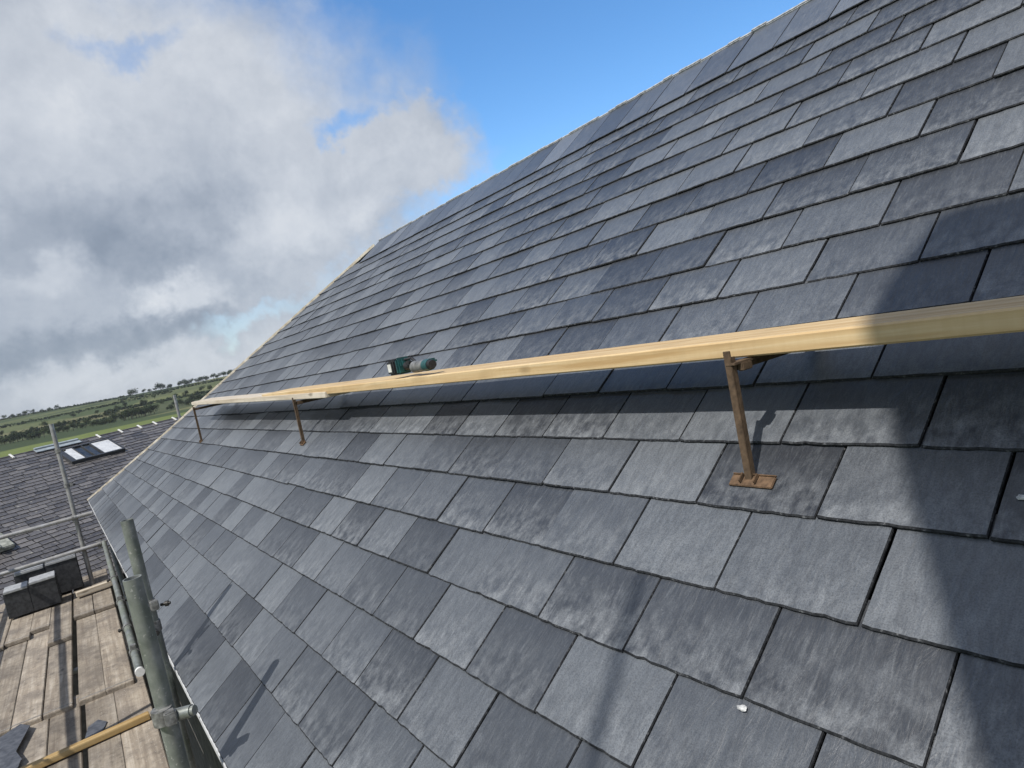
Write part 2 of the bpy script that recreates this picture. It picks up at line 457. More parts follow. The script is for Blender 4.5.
bracket(.716, .077, .343, 'brown rusty bracket standing nearest, its orange foot plate on a dark slate')
bracket(-2.555, .089, .345, 'rusty bracket under the overlap where the two planks meet', .06)
bracket(-5.72, .02, .380, 'smallest rusty bracket holding the far end of the pale plank near the hip', .06)

def plank(name, p0, p1, w, h, mat, label, cat, group=None, bev=.004, roll=0.0):
    a = Vector(p0); b_ = Vector(p1); L = (b_ - a).length
    me = MB()
    nx = max(2, int(L / .4))
    bm = bmesh.new(); bmesh.ops.create_cube(bm, size=1)
    for v in bm.verts: v.co = Vector((v.co.x * L, v.co.y * w, v.co.z * h))
    bmesh.ops.bevel(bm, geom=bm.edges[:], offset=bev, segments=2, affect='EDGES')
    me.frombm(bm, (0, 0, 0))
    o = me.build(name, mat)
    o.matrix_world = Matrix.Translation((a + b_) / 2) @ (b_ - a).to_track_quat('X', 'Z').to_matrix().to_4x4() @ Matrix.Rotation(roll, 4, 'X')
    return setp(o, label, cat, group)
def bent_plank(name, ctr, w, h, mat, label, cat, group):
    """plank swept through centre points (x, y, z of the underside), very slightly uneven as sawn timber is"""
    o_ = Vector(ctr[0]); m = MB(); n = len(ctr); bv = .004
    prof = [(-w / 2 + bv, 0), (w / 2 - bv, 0), (w / 2, bv), (w / 2, h - bv), (w / 2 - bv, h), (-w / 2 + bv, h), (-w / 2, h - bv), (-w / 2, bv)]
    vs = [(c[0] - o_.x, c[1] + a - o_.y, c[2] + b - o_.z) for c in ctr for a, b in prof]
    fs = [(i * 8 + k, i * 8 + (k + 1) % 8, i * 8 + 8 + (k + 1) % 8, i * 8 + 8 + k) for i in range(n - 1) for k in range(8)]
    m.add(vs, fs + [tuple(range(8)), tuple(range((n - 1) * 8, n * 8))[::-1]])
    o = m.build(name, mat, None, o_); fix_normals(o)
    return setp(o, label, cat, group, 'thing')
bent_plank('timber_plank', [(-3.43 + 7.63 * i / 12, .221 + .002 * math.sin(i), .347 - .050 * i / 12 + .0012 * math.sin(i * 1.7)) for i in range(13)],
           .212, .041, M_pine, 'long fresh yellow plank on the two nearest brackets with a drill on it', 'plank', 'planks laid across the roof brackets')
plank('timber_plank', (-2.05, .215, .336), (-6.28, .21, .397), .22, .036, M_pine2,
      'paler grey-white plank further off, passing under the end of the yellow one', 'plank', 'planks laid across the roof brackets')

# ------------------------------------------------------------------ cordless drill lying on the timber
M_teal = simple('teal_plastic', (.012, .055, .058), (.02, .09, .09), 40, .4, .5)
M_blk = simple('black_plastic', (.012, .012, .013), (.03, .03, .032), 60, .5, .4)
M_gun = simple('grey_gear_case', (.10, .10, .098), (.22, .22, .21), 40, .45, .5, .2)
M_label = simple('white_sticker', (.55, .55, .5), (.7, .7, .66), 45, .6, .3)
dx_, dz_ = -.90, .387
drill = empty('cordless_drill', 'teal and black cordless drill lying on its side on the yellow plank', 'drill', (dx_, .142, dz_))
drill.scale = (1.2, 1.1, 1.0)
def pb(name, parts, mat, parent=drill):
    m = MB()
    for q in parts: q(m)
    return m.build(name, mat, parent)
bat = pb('battery', [lambda m: m.box((-.185, 0, .038), (.056, .075, .068), None, 0, .008), lambda m: m.box((-.158, 0, .040), (.02, .07, .062), None, 0, .006)], M_blk)
pb('sticker', [lambda m: m.box((-.186, -.0385, .038), (.028, .002, .036), None, 0, .0005)], M_label, bat)
pb('handle_base', [lambda m: m.box((-.136, 0, .040), (.022, .066, .074), None, 0, .008), lambda m: m.box((-.118, 0, .050), (.02, .045, .036), None, 0, .008)], M_teal)
pb('handle', [lambda m: m.tube((-.11, 0, .036), (-.03, .004, .032), .019, 14, .016), lambda m: m.box((-.062, -.014, .046), (.035, .016, .022), None, 0, .004),
              lambda m: m.tube((-.118, 0, .064), (-.06, 0, .066), .006, 10), lambda m: m.tube((-.06, 0, .066), (-.03, 0, .045), .006, 10)], M_blk)
pb('gear_case', [lambda m: m.tube((-.036, -.01, .026), (-.026, -.01, .026), .020, 20, .026), lambda m: m.tube((-.026, -.01, .026), (.014, -.01, .026), .026, 20, .025), lambda m: m.tube((.014, -.01, .026), (.056, -.01, .026), .024, 20, .023)], M_gun)
pb('motor_housing', [lambda m: m.tube((.056, -.008, .026), (.088, -.008, .026), .0255, 20, .023), lambda m: m.box((.062, .012, .038), (.05, .03, .024), None, 0, .008)], M_teal)
pb('chuck', [lambda m: m.tube((.088, -.008, .026), (.102, -.008, .026), .021, 18, .017)], M_blk)

# ------------------------------------------------------------------ scaffolding
GZ = -7.0                              # yard level
DZ = -1.515                            # top of the scaffold deck
def coupler(m, c, axis='Z', turn=0.0, r=.031):
    c = Vector(c)
    ax = {'X': Vector((1, 0, 0)), 'Y': Vector((0, 1, 0)), 'Z': Vector((0, 0, 1))}[axis]
    m.tube(c - ax * .024, c + ax * .024, r, 16)
    s1 = Vector((math.cos(turn), math.sin(turn), 0)) if axis == 'Z' else Vector((0, 0, 1))
    m.box(c + s1 * (r + .012), (.034, .034, .044), None, 0, .004)
def bolts(m, c, turn, r=.031):
    s = Vector((math.cos(turn), math.sin(turn), 0)); c = Vector(c)
    m.tube(c + s * (r + .02) - Vector((0, 0, .012)), c + s * (r + .062) - Vector((0, 0, .012)), .007, 8)
    m.tube(c + s * (r + .040) - Vector((0, 0, .012)), c + s * (r + .054) - Vector((0, 0, .012)), .013, 6)
def pole(x, y, ztop, label, mat, coups=(), zbot=GZ, group='upright scaffold poles', r=.02415, lean=(0, 0)):
    o = empty('scaffold_pole', label, 'scaffold pole', (x, y, zbot), group)
    m = MB(); m.tube((0, 0, 0), (lean[0], lean[1], ztop - zbot), r, 24, hollow=.004); m.build('tube', mat, o)
    bp = MB(); bp.box((0, 0, .004), (.15, .15, .008)); bp.build('base_plate', M_coup, o)
    for z, tn in coups:
        c = MB(); coupler(c, (0, 0, z - zbot), 'Z', tn); co = c.build('coupler', M_coup, o)
        bo = MB(); bolts(bo, (0, 0, z - zbot), tn + .6); bo.build('bolt', M_bolt, co)
    return o
def rail(a, b_, label, mat, coups=(), group='level scaffold tubes', r=.02415, cap=None):
    a = Vector(a); b_ = Vector(b_)
    o = empty('scaffold_tube', label, 'scaffold tube', a, group)
    m = MB(); m.tube((0, 0, 0), b_ - a, r, 20, hollow=.004); m.build('tube', mat, o)
    d = (b_ - a).normalized()
    for f, ax, up_ in coups:
        c = MB(); p = (b_ - a) * f
        c.tube(p - d * .022, p + d * .022, r + .007, 14); c.box(p + Vector((0, 0, up_ * .036)), (.036, .036, .034), None, 0, .004)
        co = c.build('coupler', M_coup, o)
        bo = MB(); s = Vector((d.y, -d.x, 0)) * (1 if up_ > 0 else -1)
        bo.tube(p + s * .03, p + s * .062, .008, 8); bo.tube(p + s * .045, p + s * .058, .014, 6); bo.build('bolt', M_bolt, co)
    if cap:
        c = MB(); c.tube(-d * .004, d * .022, r + .002, 16); c.build('end_cap', M_white_cap, o)
    return o
pole(-.735, -1.083, -.034, 'mossy green upright pole nearest the camera, its cut top below the taller thin pole', M_tube, [(-.478, .4), (-.74, 2.6)], r=.027, lean=(-.02, .012))
pole(-1.80, -.990, .0, 'thin mossy upright pole rising behind the thick one against the slates', M_tube, [(-.40, .5), (-.50, -.6)], r=.026)
pole(-8.0, -1.158, .487, 'grey upright pole in front of the old slate roof, standing by the slate stacks', M_tube2, [(.16, .3), (-.27, 1.4), (-.66, 2.8), (-1.056, 3.4)])
pole(-11.5, .70, .553, 'pale greenish pole poking up beyond the hip against the fields', M_tube2)
pole(-8.0, -2.42, .9, 'upright pole at the far outer corner of the deck, left of the picture', M_tube2, [(-.66, .2), (-1.056, .2)])
pole(-3.2, -2.40, .7, 'upright pole midway along the outer side of the deck', M_tube2, [(-.5, .2)])
pole(1.73, -3.60, 4.55, 'tallest thin pole, standing off the deck to the left of the camera', M_tube2, r=.015)
pole(1.9, -2.40, .7, 'upright pole at the near outer corner of the deck', M_tube2, [(-.5, .2)])
# level tubes
rail((-.72, -1.06, -.485), (-.675, -1.008, -.478), 'short stub tube clamped to the thick pole just above the eaves trim', M_tube, r=.019)
rail((-2.92, -1.054, -1.05), (-8.0, -.941, -1.05), 'inner guard rail with a white end cap beside the deck', M_tube, [(.08, 0, 1), (.2, 0, -1), (.36, 0, 1), (.55, 0, -1)], cap=True)
rail((-3.2, -.985, -1.13), (-8.03, -.88, -1.15), 'second inner rail just below the one with the white cap', M_tube, [(.12, 0, 1), (.27, 0, 1), (.42, 0, 1)])
rail((-7.96, -2.6, -.655), (-7.96, -.98, -.660), 'upper cross rail at the end of the deck above the slate stacks', M_tube2, [(.88, 0, -1)])
rail((-7.96, -1.99, -1.062), (-7.96, -.92, -1.050), 'lower cross rail behind the slate stacks at the end of the deck', M_tube2, [(.93, 0, -1)])
rail((3.0, -2.37, -.33), (-8.3, -2.39, -.33), 'long outer guard rail on the open side of the deck', M_tube2)
rail((3.0, -2.37, -1.0), (-8.3, -2.39, -1.0), 'lower outer guard rail on the open side of the deck', M_tube2)
for i, xx in enumerate((-7.6, -5.3, -3.1, -.8, 1.6)):
    rail((xx, -2.5, DZ - .105), (xx, -1.02, DZ - .105), ['transom under the far end of the deck below the slate stacks', 'second transom under the deck from its far end', 'transom under the middle of the deck', 'transom under the deck beside the thick pole', 'transom under the near end of the deck below the camera'][i], M_tube2, group='transoms under the deck')
for i, yy in enumerate((-1.04, -2.40)):
    rail((3.0, yy, DZ - .155), (-9.2, yy, DZ - .155), ['ledger under the inner edge of the deck along the wall', 'ledger under the outer edge of the deck'][i], M_tube2, group='ledgers under the deck')

# deck boards: s runs away from the camera, w across
DV = Vector((-.99978, .021, 0)); DW = Vector((-.021, -.99978, 0))
def SWp(s, w, z): q = DV * s + DW * w; return Vector((q.x, q.y, z))
M_hoop = simple('rusty_hoop', (.16, .14, .12), (.32, .30, .27), 50, .7, .3, .3)
def board(s0, s1, w0, w1, z, label, dz0=0.0, dz1=0.0, hoop=True):
    w_ = abs(w0 - w1)
    o = plank('scaffold_board', SWp(s0, (w0 + w1) / 2, z - .019 + dz0), SWp(s1, (w0 + w1) / 2, z - .019 + dz1), w_, .036, M_board, label, 'board', 'weathered boards of the scaffold deck', .004)
    L = (s1 - s0)
    if hoop:
        for sg in (-1, 1):
            h = MB(); h.box((sg * (L / 2 - .05), 0, 0), (.025, w_ + .002, .038), None, 0, .001)
            h.build('end_hoop', M_hoop, o)
    return o
near_w = [(2.30, 2.11), (2.10, 1.915), (1.895, 1.708), (1.69, 1.517), (1.474, 1.303), (1.29, 1.10)]
mid_w = [(2.30, 2.11), (2.095, 1.928), (1.908, 1.748), (1.722, 1.553), (1.512, 1.348), (1.334, 1.165)]
far_w = [(2.30, 2.11), (2.09, 1.905), (1.892, 1.742), (1.73, 1.552), (1.52, 1.355), (1.335, 1.165)]
wn = ['outermost row of the deck', 'second row from the open side', 'third row from the open side', 'row left of the wide dark gap', 'row right of the wide dark gap', 'row beside the house wall']
for i, (a_, b__) in enumerate(near_w):
    board(-2.8 + random.random() * .4, 4.18 + .35 - (i % 2) * .1, a_ + .006, b__ - .006, DZ - .030, 'nearest weathered board in the ' + wn[i])
mid_end = [6.4, 6.45, 6.62, 5.93, 6.58, 6.58]
for i, (a_, b__) in enumerate(mid_w):
    board(4.18 + random.uniform(-.012, .012), mid_end[i] + .25, a_ + (.008 if i != 4 else 0), b__ - (.008 if i != 3 else 0), DZ, 'middle weathered board in the ' + wn[i], 0, -.012)
for i, (a_, b__) in enumerate(far_w):
    board(mid_end[i], 8.55 + random.random() * .25, a_ + .007, b__ - .007, DZ + .028, 'far weathered board in the ' + wn[i], 0, -.03)
plank('loose_batten', SWp(3.37, 2.05, DZ + .0), SWp(3.415, 1.12, DZ - .003), .062, .038, M_yellow, 'yellow batten lying across the deck boards in the foreground', 'batten', 'loose timbers on the deck')
plank('loose_batten', SWp(7.42, 1.49, DZ + .065), SWp(7.46, 1.13, DZ + .065), .085, .055, M_pine2, 'pale timber offcut lying across the deck beside the slate stacks', 'batten', 'loose timbers on the deck')

# slate stacks standing on the deck
M_stk = simple('stacked_slate', (.018, .019, .022), (.05, .053, .058), 30, .55, .4)
M_stke = simple('stacked_slate_edge', (.13, .14, .15), (.24, .25, .26), 60, .7, .3)
M_cap = simple('pale_slate_cap', (.24, .25, .26), (.40, .41, .42), 22, .6, .4)
def stack(x0, x1, y0, y1, z1, label):
    z0 = DZ + .038
    o = empty('slate_stack', label, 'slate stack', ((x0 + x1) / 2, (y0 + y1) / 2, z0), 'slates stacked on edge on the deck')
    m = MB(); n = int((x0 - x1) / .0085)
    for i in range(n):
        x = (x0 - x1) / 2 - (i + .5) * (x0 - x1) / n
        h = (z1 - z0) + random.gauss(0, .003)
        yy = random.gauss(0, .004)
        w2 = (y1 - y0) / 2
        xx = (x0 - x1) / n * .42
        c = [(-w2 + yy, 0), (w2 + yy, 0), (w2 + yy, h), (-w2 + yy, h)]
        vs = [(x - xx, a, b_) for a, b_ in c] + [(x + xx, a, b_) for a, b_ in c]
        m.add(vs, [(0, 3, 2, 1), (4, 5, 6, 7)], 0); m.add(vs, [(0, 1, 5, 4), (1, 2, 6, 5), (2, 3, 7, 6), (3, 0, 4, 7)], 1)
    m.build('slates', [M_stk, M_stke], o)
    cp = MB(); cp.box((0, 0, z1 - z0 + .012), (x0 - x1 + .02, y1 - y0 - .006, .026), None, 0, .004); cp.build('top_slate', M_cap, o)
    return o
stack(-7.46, -7.74, -1.955, -1.735, -1.205, 'front left stack of new slates standing on edge on the deck')
stack(-7.46, -7.74, -1.722, -1.475, -1.185, 'front right stack of new slates on the deck, ending beside the timber offcut')
stack(-7.92, -8.22, -1.86, -1.575, -1.125, 'rear left stack of slates, under the cross rail behind the front stacks')
stack(-7.92, -8.22, -1.560, -1.25, -1.115, 'rear right stack of slates nearest the grey upright pole')

# broken slates left on the deck
M_frag = simple('slate_fragment', (.045, .05, .062), (.10, .108, .125), 25, .6, .35, bstr=.3)
def frag(pts, z, label, tilt=0.0):
    m = MB(); n = len(pts)
    cs = sum(p[0] for p in pts) / n; cw = sum(p[1] for p in pts) / n
    base = SWp(cs, cw, z)
    v = [SWp(s, w, z + (w - cw) * tilt) - base for s, w in pts]
    t_ = Vector((0, 0, .007))
    m.add(v + [q + t_ for q in v], [tuple(range(n)), tuple(range(n, 2 * n))[::-1]] + [(i, (i + 1) % n, n + (i + 1) % n, n + i) for i in range(n)])
    o = m.build('broken_slate', M_frag, None, base); fix_normals(o)
    return setp(o, label, 'broken slate', 'broken slates on the deck')
frag([(3.25, 2.05), (3.72, 2.10), (4.05, 1.99), (4.18, 1.86), (4.08, 1.80), (3.72, 1.86), (3.55, 1.82)], DZ + .004, 'largest broken slate lying at the bottom left corner of the deck', .02)
frag([(2.9, 2.1), (3.38, 2.12), (3.62, 1.95), (3.5, 1.82), (3.1, 1.86)], DZ + .016, 'dark broken slate lying on top of the largest piece', -.03)
frag([(3.46, 1.50), (3.50, 1.40), (3.66, 1.36), (3.76, 1.41), (3.70, 1.47)], DZ - .030, 'small blue grey slate chip tucked behind the yellow batten')

# white splashes on the slates
def splash(x, y, r, label):
    m = MB()
    pts = []
    n = 14
    base = W(x, y, .0005)
    for i in range(n):
        a_ = 2 * math.pi * i / n; q = r * random.uniform(.65, 1.05)
        pts.append(W(x + q * math.cos(a_) * 1.3, y + q * math.sin(a_) * .7, .0005) - base)
    top = [p * .6 + RM @ Vector((0, 0, .0025)) for p in pts]
    m.add(pts + top, [(i, (i + 1) % n, n + (i + 1) % n, n + i) for i in range(n)] + [tuple(range(n, 2 * n))])
    o = m.build('white_splash', M_white, None, base); fix_normals(o)
    return setp(o, label, 'splash', 'white splashes on the slates')
splash(.908, -.396, .009, 'small white splash on a slate joint in the foreground')
splash(1.235, .085, .010, 'white splash on a shaded slate at the right edge')

# ------------------------------------------------------------------ added unseen sheet, outlined to cast the broad shadow at the right
M_shadow_sheet = simple('shadow_sheet_grey', (.16, .18, .20), (.24, .26, .28), 6, .7, .3)
prof = [(a + .362, b + 1.43) for a, b in [(1.79, 1.30), (1.781, 1.623), (1.758, 1.727), (1.733, 1.884), (1.711, 2.109), (1.691, 2.27), (1.659, 2.511), (1.63, 2.783), (1.581, 3.31), (1.651, 3.599), (1.737, 3.861), (1.80, 3.905), (1.9, 3.9), (2.4, 3.86), (3.4, 3.84), (3.4, 1.3)]]
m = MB(); n = len(prof)
fr = [(x, -2.75, z) for x, z in prof]; bk = [(x, -2.762, z) for x, z in prof]
m.add(fr + bk, [tuple(range(n)), tuple(range(n, 2 * n))[::-1]] + [(i, n + i, n + (i + 1) % n, (i + 1) % n) for i in range(n)])
tp = m.build('shadow_sheet', M_shadow_sheet); fix_normals(tp)
setp(tp, 'grey sheet added out of frame to cast the broad shadow over the slates at the right', 'shadow_sheet')
pole(2.5, -2.795, 5.45, 'upright pole added to carry the unseen shadow sheet', M_tube2)
pole(3.6, -2.795, 5.45, 'second upright pole added to carry the unseen shadow sheet, further from the roof hip', M_tube2)

# ------------------------------------------------------------------ old house beyond
oh = empty('old_slate_house', 'old brownish slate roofed building beyond the scaffold with a skylight near its ridge', 'house', (-13.8, -.598, .051))
oh.rotation_euler = (0, 0, R_(22)); OHR = Matrix.Rotation(R_(22), 3, 'Z')
t30 = R_(25); c3, s3 = math.cos(t30), math.sin(t30)
ROH = Matrix(((0, -c3, s3), (1, 0, 0), (0, s3, c3)))   # local (along +Y, up slope, normal) -> world
def OW(u, v, n=0.0): return ROH @ Vector((u, v, n))     # v = 0 at the ridge, negative below, relative to the ridge
so_ = SlateMesh()
GO = .112
HO = 4.4
for k in range(int(HO / GO)):
    y0 = -HO + k * GO
    u = -7.0
    while u < 7.0:
        w_ = random.uniform(.14, .26)
        so_.slate(u + .003, u + w_ - .003, y0 + random.gauss(0, .008), min(y0 + GO + .05, -.01), y0 + .26, .020, .009, min(1, max(0, random.gauss(.45, .28))), None, .003, 3, F=OW)
        u += w_
oroof = so_.build('roof', [M_old, M_edge], oh)
bs = MB(); bs.add([OW(-7, -HO, -.01), OW(7, -HO, -.01), OW(7, 0, -.01), OW(-7, 0, -.01)], [(0, 1, 2, 3)])
bs.add([OW(-7, 0, -.01), OW(7, 0, -.01), Vector((-HO * c3, 7, -HO * s3)), Vector((-HO * c3, -7, -HO * s3))], [(0, 1, 2, 3)])
bs.build('roof_boarding', M_dark, oroof)
rd = MB()
M_oridge = simple('old_ridge_tile', (.05, .05, .058), (.11, .105, .115), 12, .8, .25)
u = -7.0
while u < 7:
    for s in (1, -1):
        rd.box(Vector((s * .055, u + .225, -.018)), (.13, .44, .016), Matrix.Rotation(s * t30, 3, 'Y'), 0, .004)
    rd.tube((0, u + .005, .014), (0, u + .445, .014), .022, 10)
    u += .45
rd.build('ridge', M_oridge, oroof)
M_clip = simple('pale_clip', (.5, .5, .48), (.68, .68, .66), 30, .7, .3)
for u in (-3.1, -2.2, -1.34, .145, .573, .961, 1.286, 1.716, 2.2, 2.8):
    c = MB(); c.box(OW(u, -.03, .035), (.035, .17, .02), ROH, 0, .004); c.build('ridge_clip', M_clip, oroof)
M_blue = simple('blue_flashing', (.23, .265, .29), (.33, .37, .40), 10, .45, .4)
fl = MB(); fl.box(OW(-.60, -.075, .045), (.78, .12, .012), ROH, 0, .004); fl.box(OW(-.60, -.01, .06), (.76, .05, .03), ROH, 0, .006)
fl.build('ridge_flashing', M_blue, oroof)
# skylight: long dark framed light with two pale panes
M_frame = simple('skylight_frame', (.03, .032, .034), (.06, .062, .065), 30, .4, .5)
M_pane = simple('pale_pane', (.46, .47, .48), (.62, .63, .63), 14, .35, .4)
M_dglass = simple('dark_pane', (.018, .02, .023), (.05, .055, .06), 9, .2, .6)
sk = MB()
va, vb = -.84, -.33
for (ua, ub) in ((-.755, -.66), (-.50, -.48), (-.34, -.32), (-.19, -.16), (.165, .195)):
    sk.box(OW((ua + ub) / 2, (va + vb) / 2, .05), (ub - ua, vb - va, .06), ROH, 0, .004)
sk.box(OW(-.28, va - .02, .05), (.95, .04, .065), ROH, 0, .004); sk.box(OW(-.28, vb + .02, .05), (.95, .04, .065), ROH, 0, .004)
sko = sk.build('skylight', M_frame, oroof)
for (ua, ub, mt, lb) in ((-.66, -.50, M_pane, 'pale narrow skylight pane'), (-.48, -.34, M_dglass, 'dark skylight pane'), (-.32, -.19, M_dglass, 'dark skylight pane'), (-.16, .165, M_pane, 'pale wide skylight pane')):
    q = MB(); q.box(OW((ua + ub) / 2, (va + vb) / 2, .06 if mt is M_pane else .045), (ub - ua - .004, vb - va - .006, .02), ROH, 0, .002)
    q.build('pane', mt, sko)['label'] = lb
ow = MB(); ow.box((0, 0, (GZ - .07 - HO * s3) / 2 - .1), (2 * HO * c3 - .5, 13.4, abs(GZ - .07 + HO * s3) - .1))
owo = ow.build('wall', M_wall, oh)
for s in (-1, 1):
    gb = MB(); gb.add([(-HO * c3 + .25, s * 6.69, -HO * s3 - .02), (HO * c3 - .25, s * 6.69, -HO * s3 - .02), (0, s * 6.69, -.05)], [(0, 1, 2)]); gb.build('gable', M_wall, oh)
# loose stone block lying on that roof at the left edge
M_stone = simple('lichened_stone', (.16, .17, .15), (.38, .39, .35), 14, .9, .15, bstr=.4, bdist=.01)
sb = MB(); sb.box((0, 0, .04), (.22, .42, .07), ROH, 0, .012); sb.box(ROH @ Vector((-.09, -.06, .09)), (.05, .34, .05), ROH, 0, .01)
o = sb.build('stone_slab', M_stone, None, Vector((-13.8, -.598, .051)) + OHR @ OW(-2.62, -2.72, .035), (0, 0, R_(22)))
setp(o, 'pale lichened stone slab lying on the old slates at the left edge', 'stone slab')

# ------------------------------------------------------------------ land
def hz(x, y):
    d = math.hypot(x - 2, y)
    z = GZ
    if d > 330: 
        z += max(0, d - 330) * .010
    if d > 500: z += min(d - 500, 480) * .037
    if d > 980: z += (d - 980) * -.012
    k = min(1, max(0, (d - 250) / 500))
    z += k * 3.2 * noise.noise(Vector((x * .0042, y * .0042, 3.1))) + k * 1.2 * noise.noise(Vector((x * .013, y * .013, 7)))
    return z
g = MB()
NA, NR = 240, 90
rad = [0] + [12 * (1.0605 ** i) for i in range(NR)]
vs = [(2, 0, GZ)]
for i in range(1, NR + 1):
    for j in range(NA):
        a_ = 2 * math.pi * j / NA
        x, y = 2 + rad[i] * math.cos(a_), rad[i] * math.sin(a_)
        vs.append((x, y, hz(x, y)))
fs = [(0, 1 + j, 1 + (j + 1) % NA) for j in range(NA)]
for i in range(NR - 1):
    b0 = 1 + i * NA
    for j in range(NA): fs.append((b0 + j, b0 + NA + j, b0 + NA + (j + 1) % NA, b0 + (j + 1) % NA))
g.add(vs, fs, 0, True)
yd = MB(); yd.add([(14, -9, GZ + .02), (14, 12, GZ + .02), (-22, 12, GZ + .02), (-22, -9, GZ + .02)], [(0, 1, 2, 3)])
yo = yd.build('yard', simple('yard_tarmac', (.025, .025, .026), (.05, .048, .046), 3, .9, .2)); yo['kind'] = 'structure'
mg, t, b = new_mat('pasture', .95, .1)
pos = t.n('ShaderNodeNewGeometry').outputs['Position']
vo = t.n('ShaderNodeTexVoronoi', i_Scale=.011, i_Randomness=.9)
wob = t.n('ShaderNodeVectorMath'); wob.operation = 'MULTIPLY_ADD'
nzv = t.n('ShaderNodeTexNoise', i_Scale=.01, i_Detail=2); t.l(pos, nzv.inputs['Vector'])
t.l(nzv.outputs['Color'], wob.inputs[0]); wob.inputs[1].default_value = (60, 60, 0); t.l(pos, wob.inputs[2])
t.l(t.mapping(wob.outputs[0], (1, 1, 0)), vo.inputs['Vector'])
sepc = t.n('ShaderNodeSeparateColor'); t.l(vo.outputs['Color'], sepc.inputs[0])
fieldc = t.ramp(sepc.outputs[0], [(0, (.035, .05, .024)), (.3, (.06, .08, .034)), (.5, (.10, .115, .05)), (.7, (.06, .07, .036)), (.85, (.12, .135, .055)), (1, (.15, .14, .075))])
sp = t.n('ShaderNodeSeparateXYZ'); t.l(pos, sp.inputs[0])
# lush meadow just behind the old house
dist = t.n('ShaderNodeVectorMath'); dist.operation = 'LENGTH'; t.l(pos, dist.inputs[0])
mead = t.ramp(t.math('MULTIPLY', t.math('ADD', dist.outputs['Value'], t.math('MULTIPLY', t.noise(pos, .02, 3), 60)), 1 / 1000.0), [(.385, 1), (.395, 0)])
col = t.mix(mead, fieldc, (.135, .165, .05))
n1 = t.noise(pos, .12, 6, .65)
col = t.mix(t.ramp(n1, [(.35, .35), (.6, 0)]), col, (.035, .05, .02))
t.l(col, b.inputs['Base Color'])
go = g.build('ground', mg); go['kind'] = 'structure'

# trees: tapered trunk and limbs, crown of many small leaf faces in light and dark clumps
def leaf_mat(name, a_, b_, c_):
    m, t, b = new_mat(name, .8, .15)
    v = t.n('ShaderNodeAttribute', attribute_name='lt').outputs['Fac']
    t.l(t.ramp(v, [(0, a_), (.5, b_), (1, c_)]), b.inputs['Base Color'])
    return m
M_leaf = leaf_mat('dark_foliage', (.012, .020, .010), (.026, .040, .018), (.050, .070, .028))
M_leaf2 = leaf_mat('mid_foliage', (.022, .034, .014), (.042, .060, .024), (.075, .095, .038))
M_bark = simple('bark', (.04, .032, .024), (.09, .075, .06), 6, .9, .1)
def crown_mesh(h, w, n, seed, squat=1.0, leaf=.5):
    rr = random.Random(seed)
    m = MB(); lt = []
    cl = []
    for i in range(9):
        a_ = rr.random() * 6.283; q = rr.random() ** .6 * w * .36
        cl.append((Vector((q * math.cos(a_), q * math.sin(a_), h * rr.uniform(.38, .82) * squat)), w * rr.uniform(.16, .28), rr.random()))
    for i in range(n):
        c, r, tn = rr.choice(cl)
        d = Vector((rr.gauss(0, 1), rr.gauss(0, 1), rr.gauss(0, 1))).normalized()
        p = c + d * r * (rr.random() ** .35) * Vector((1, 1, .85)).length / 1.65
        s = leaf * rr.uniform(.5, 1.2)
        e1 = Vector((rr.gauss(0, 1), rr.gauss(0, 1), rr.gauss(0, .6))).normalized() * s; e2 = d.cross(e1).normalized() * s * .8
        b0 = len(m.v)
        m.add([p - e1, p + e2 * .7, p + e1, p - e2 * .7], [(0, 1, 2, 3)])
        lt += [min(1, max(0, tn * .7 + rr.random() * .4))] * 4
    return m, lt
def build_crown(m, lt, name, mat, parent):
    o = m.build(name, mat, parent)
    a_ = o.data.attributes.new('lt', 'FLOAT', 'POINT'); a_.data.foreach_set('value', lt)
    return o
CACHE = {}
def tree(x, y, h, w, label, seed, group, mat=M_leaf, cat='tree'):
    r = empty('hill_tree', label, cat, (x, y, hz(x, y) - .2), group)
    m, lt = crown_mesh(h, w, 650, seed, 1.0, w * .055)
    build_crown(m, lt, 'crown', mat, r)
    rr = random.Random(seed); tr = MB()
    tr.tube((0, 0, 0), (0, 0, h * .5), w * .035, 8, w * .02)
    for i in range(4):
        a_ = i * 1.6 + rr.random(); tr.tube((0, 0, h * .35), (w * .25 * math.cos(a_), w * .25 * math.sin(a_), h * .65), w * .018, 6, w * .007)
    tr.build('trunk', M_bark, r)
    return r
def at(az, d):                        # azimuth measured from -X towards +Y, in degrees
    return -d * math.cos(R_(az)) + 2, d * math.sin(R_(az)) - 1.2
rt = random.Random(5)
GS = 'trees standing on the hill skyline'
for az, h, w, lb in ((5.45, 8.5, 13, 'round dark tree clump on the skyline, left of the taller one'), (6.15, 6, 7, 'small skyline tree just right of the round clump'),
                     (6.62, 5.2, 6.5, 'low skyline tree midway between the two big clumps'), (6.95, 5.4, 6, 'small skyline tree next to the tallest clump'), (7.35, 9.5, 14, 'tallest dark tree clump on the hill skyline'),
                     (8.0, 6, 10, 'low tree on the skyline right of the tallest clump')):
    x, y = at(az, 955); tree(x, y, h, w, lb, int(az * 100), GS)
for i in range(11):
    az = -3.6 + i * .42 + rt.uniform(-.1, .1)
    x, y = at(az, 965); tree(x, y, rt.uniform(3.5, 6), rt.uniform(5, 9), 'little dark tree in the row on the skyline at the far left', 300 + i, 'row of little trees on the left skyline')
for i in range(16):
    az = 8.5 + i * .36 + rt.uniform(-.1, .1)
    x, y = at(az, 950 + rt.uniform(-15, 15)); tree(x, y, rt.uniform(5, 8), rt.uniform(8, 11), 'dark tree of the wooded ridge on the skyline beside the slate roof', 340 + i, 'trees of the wooded ridge')
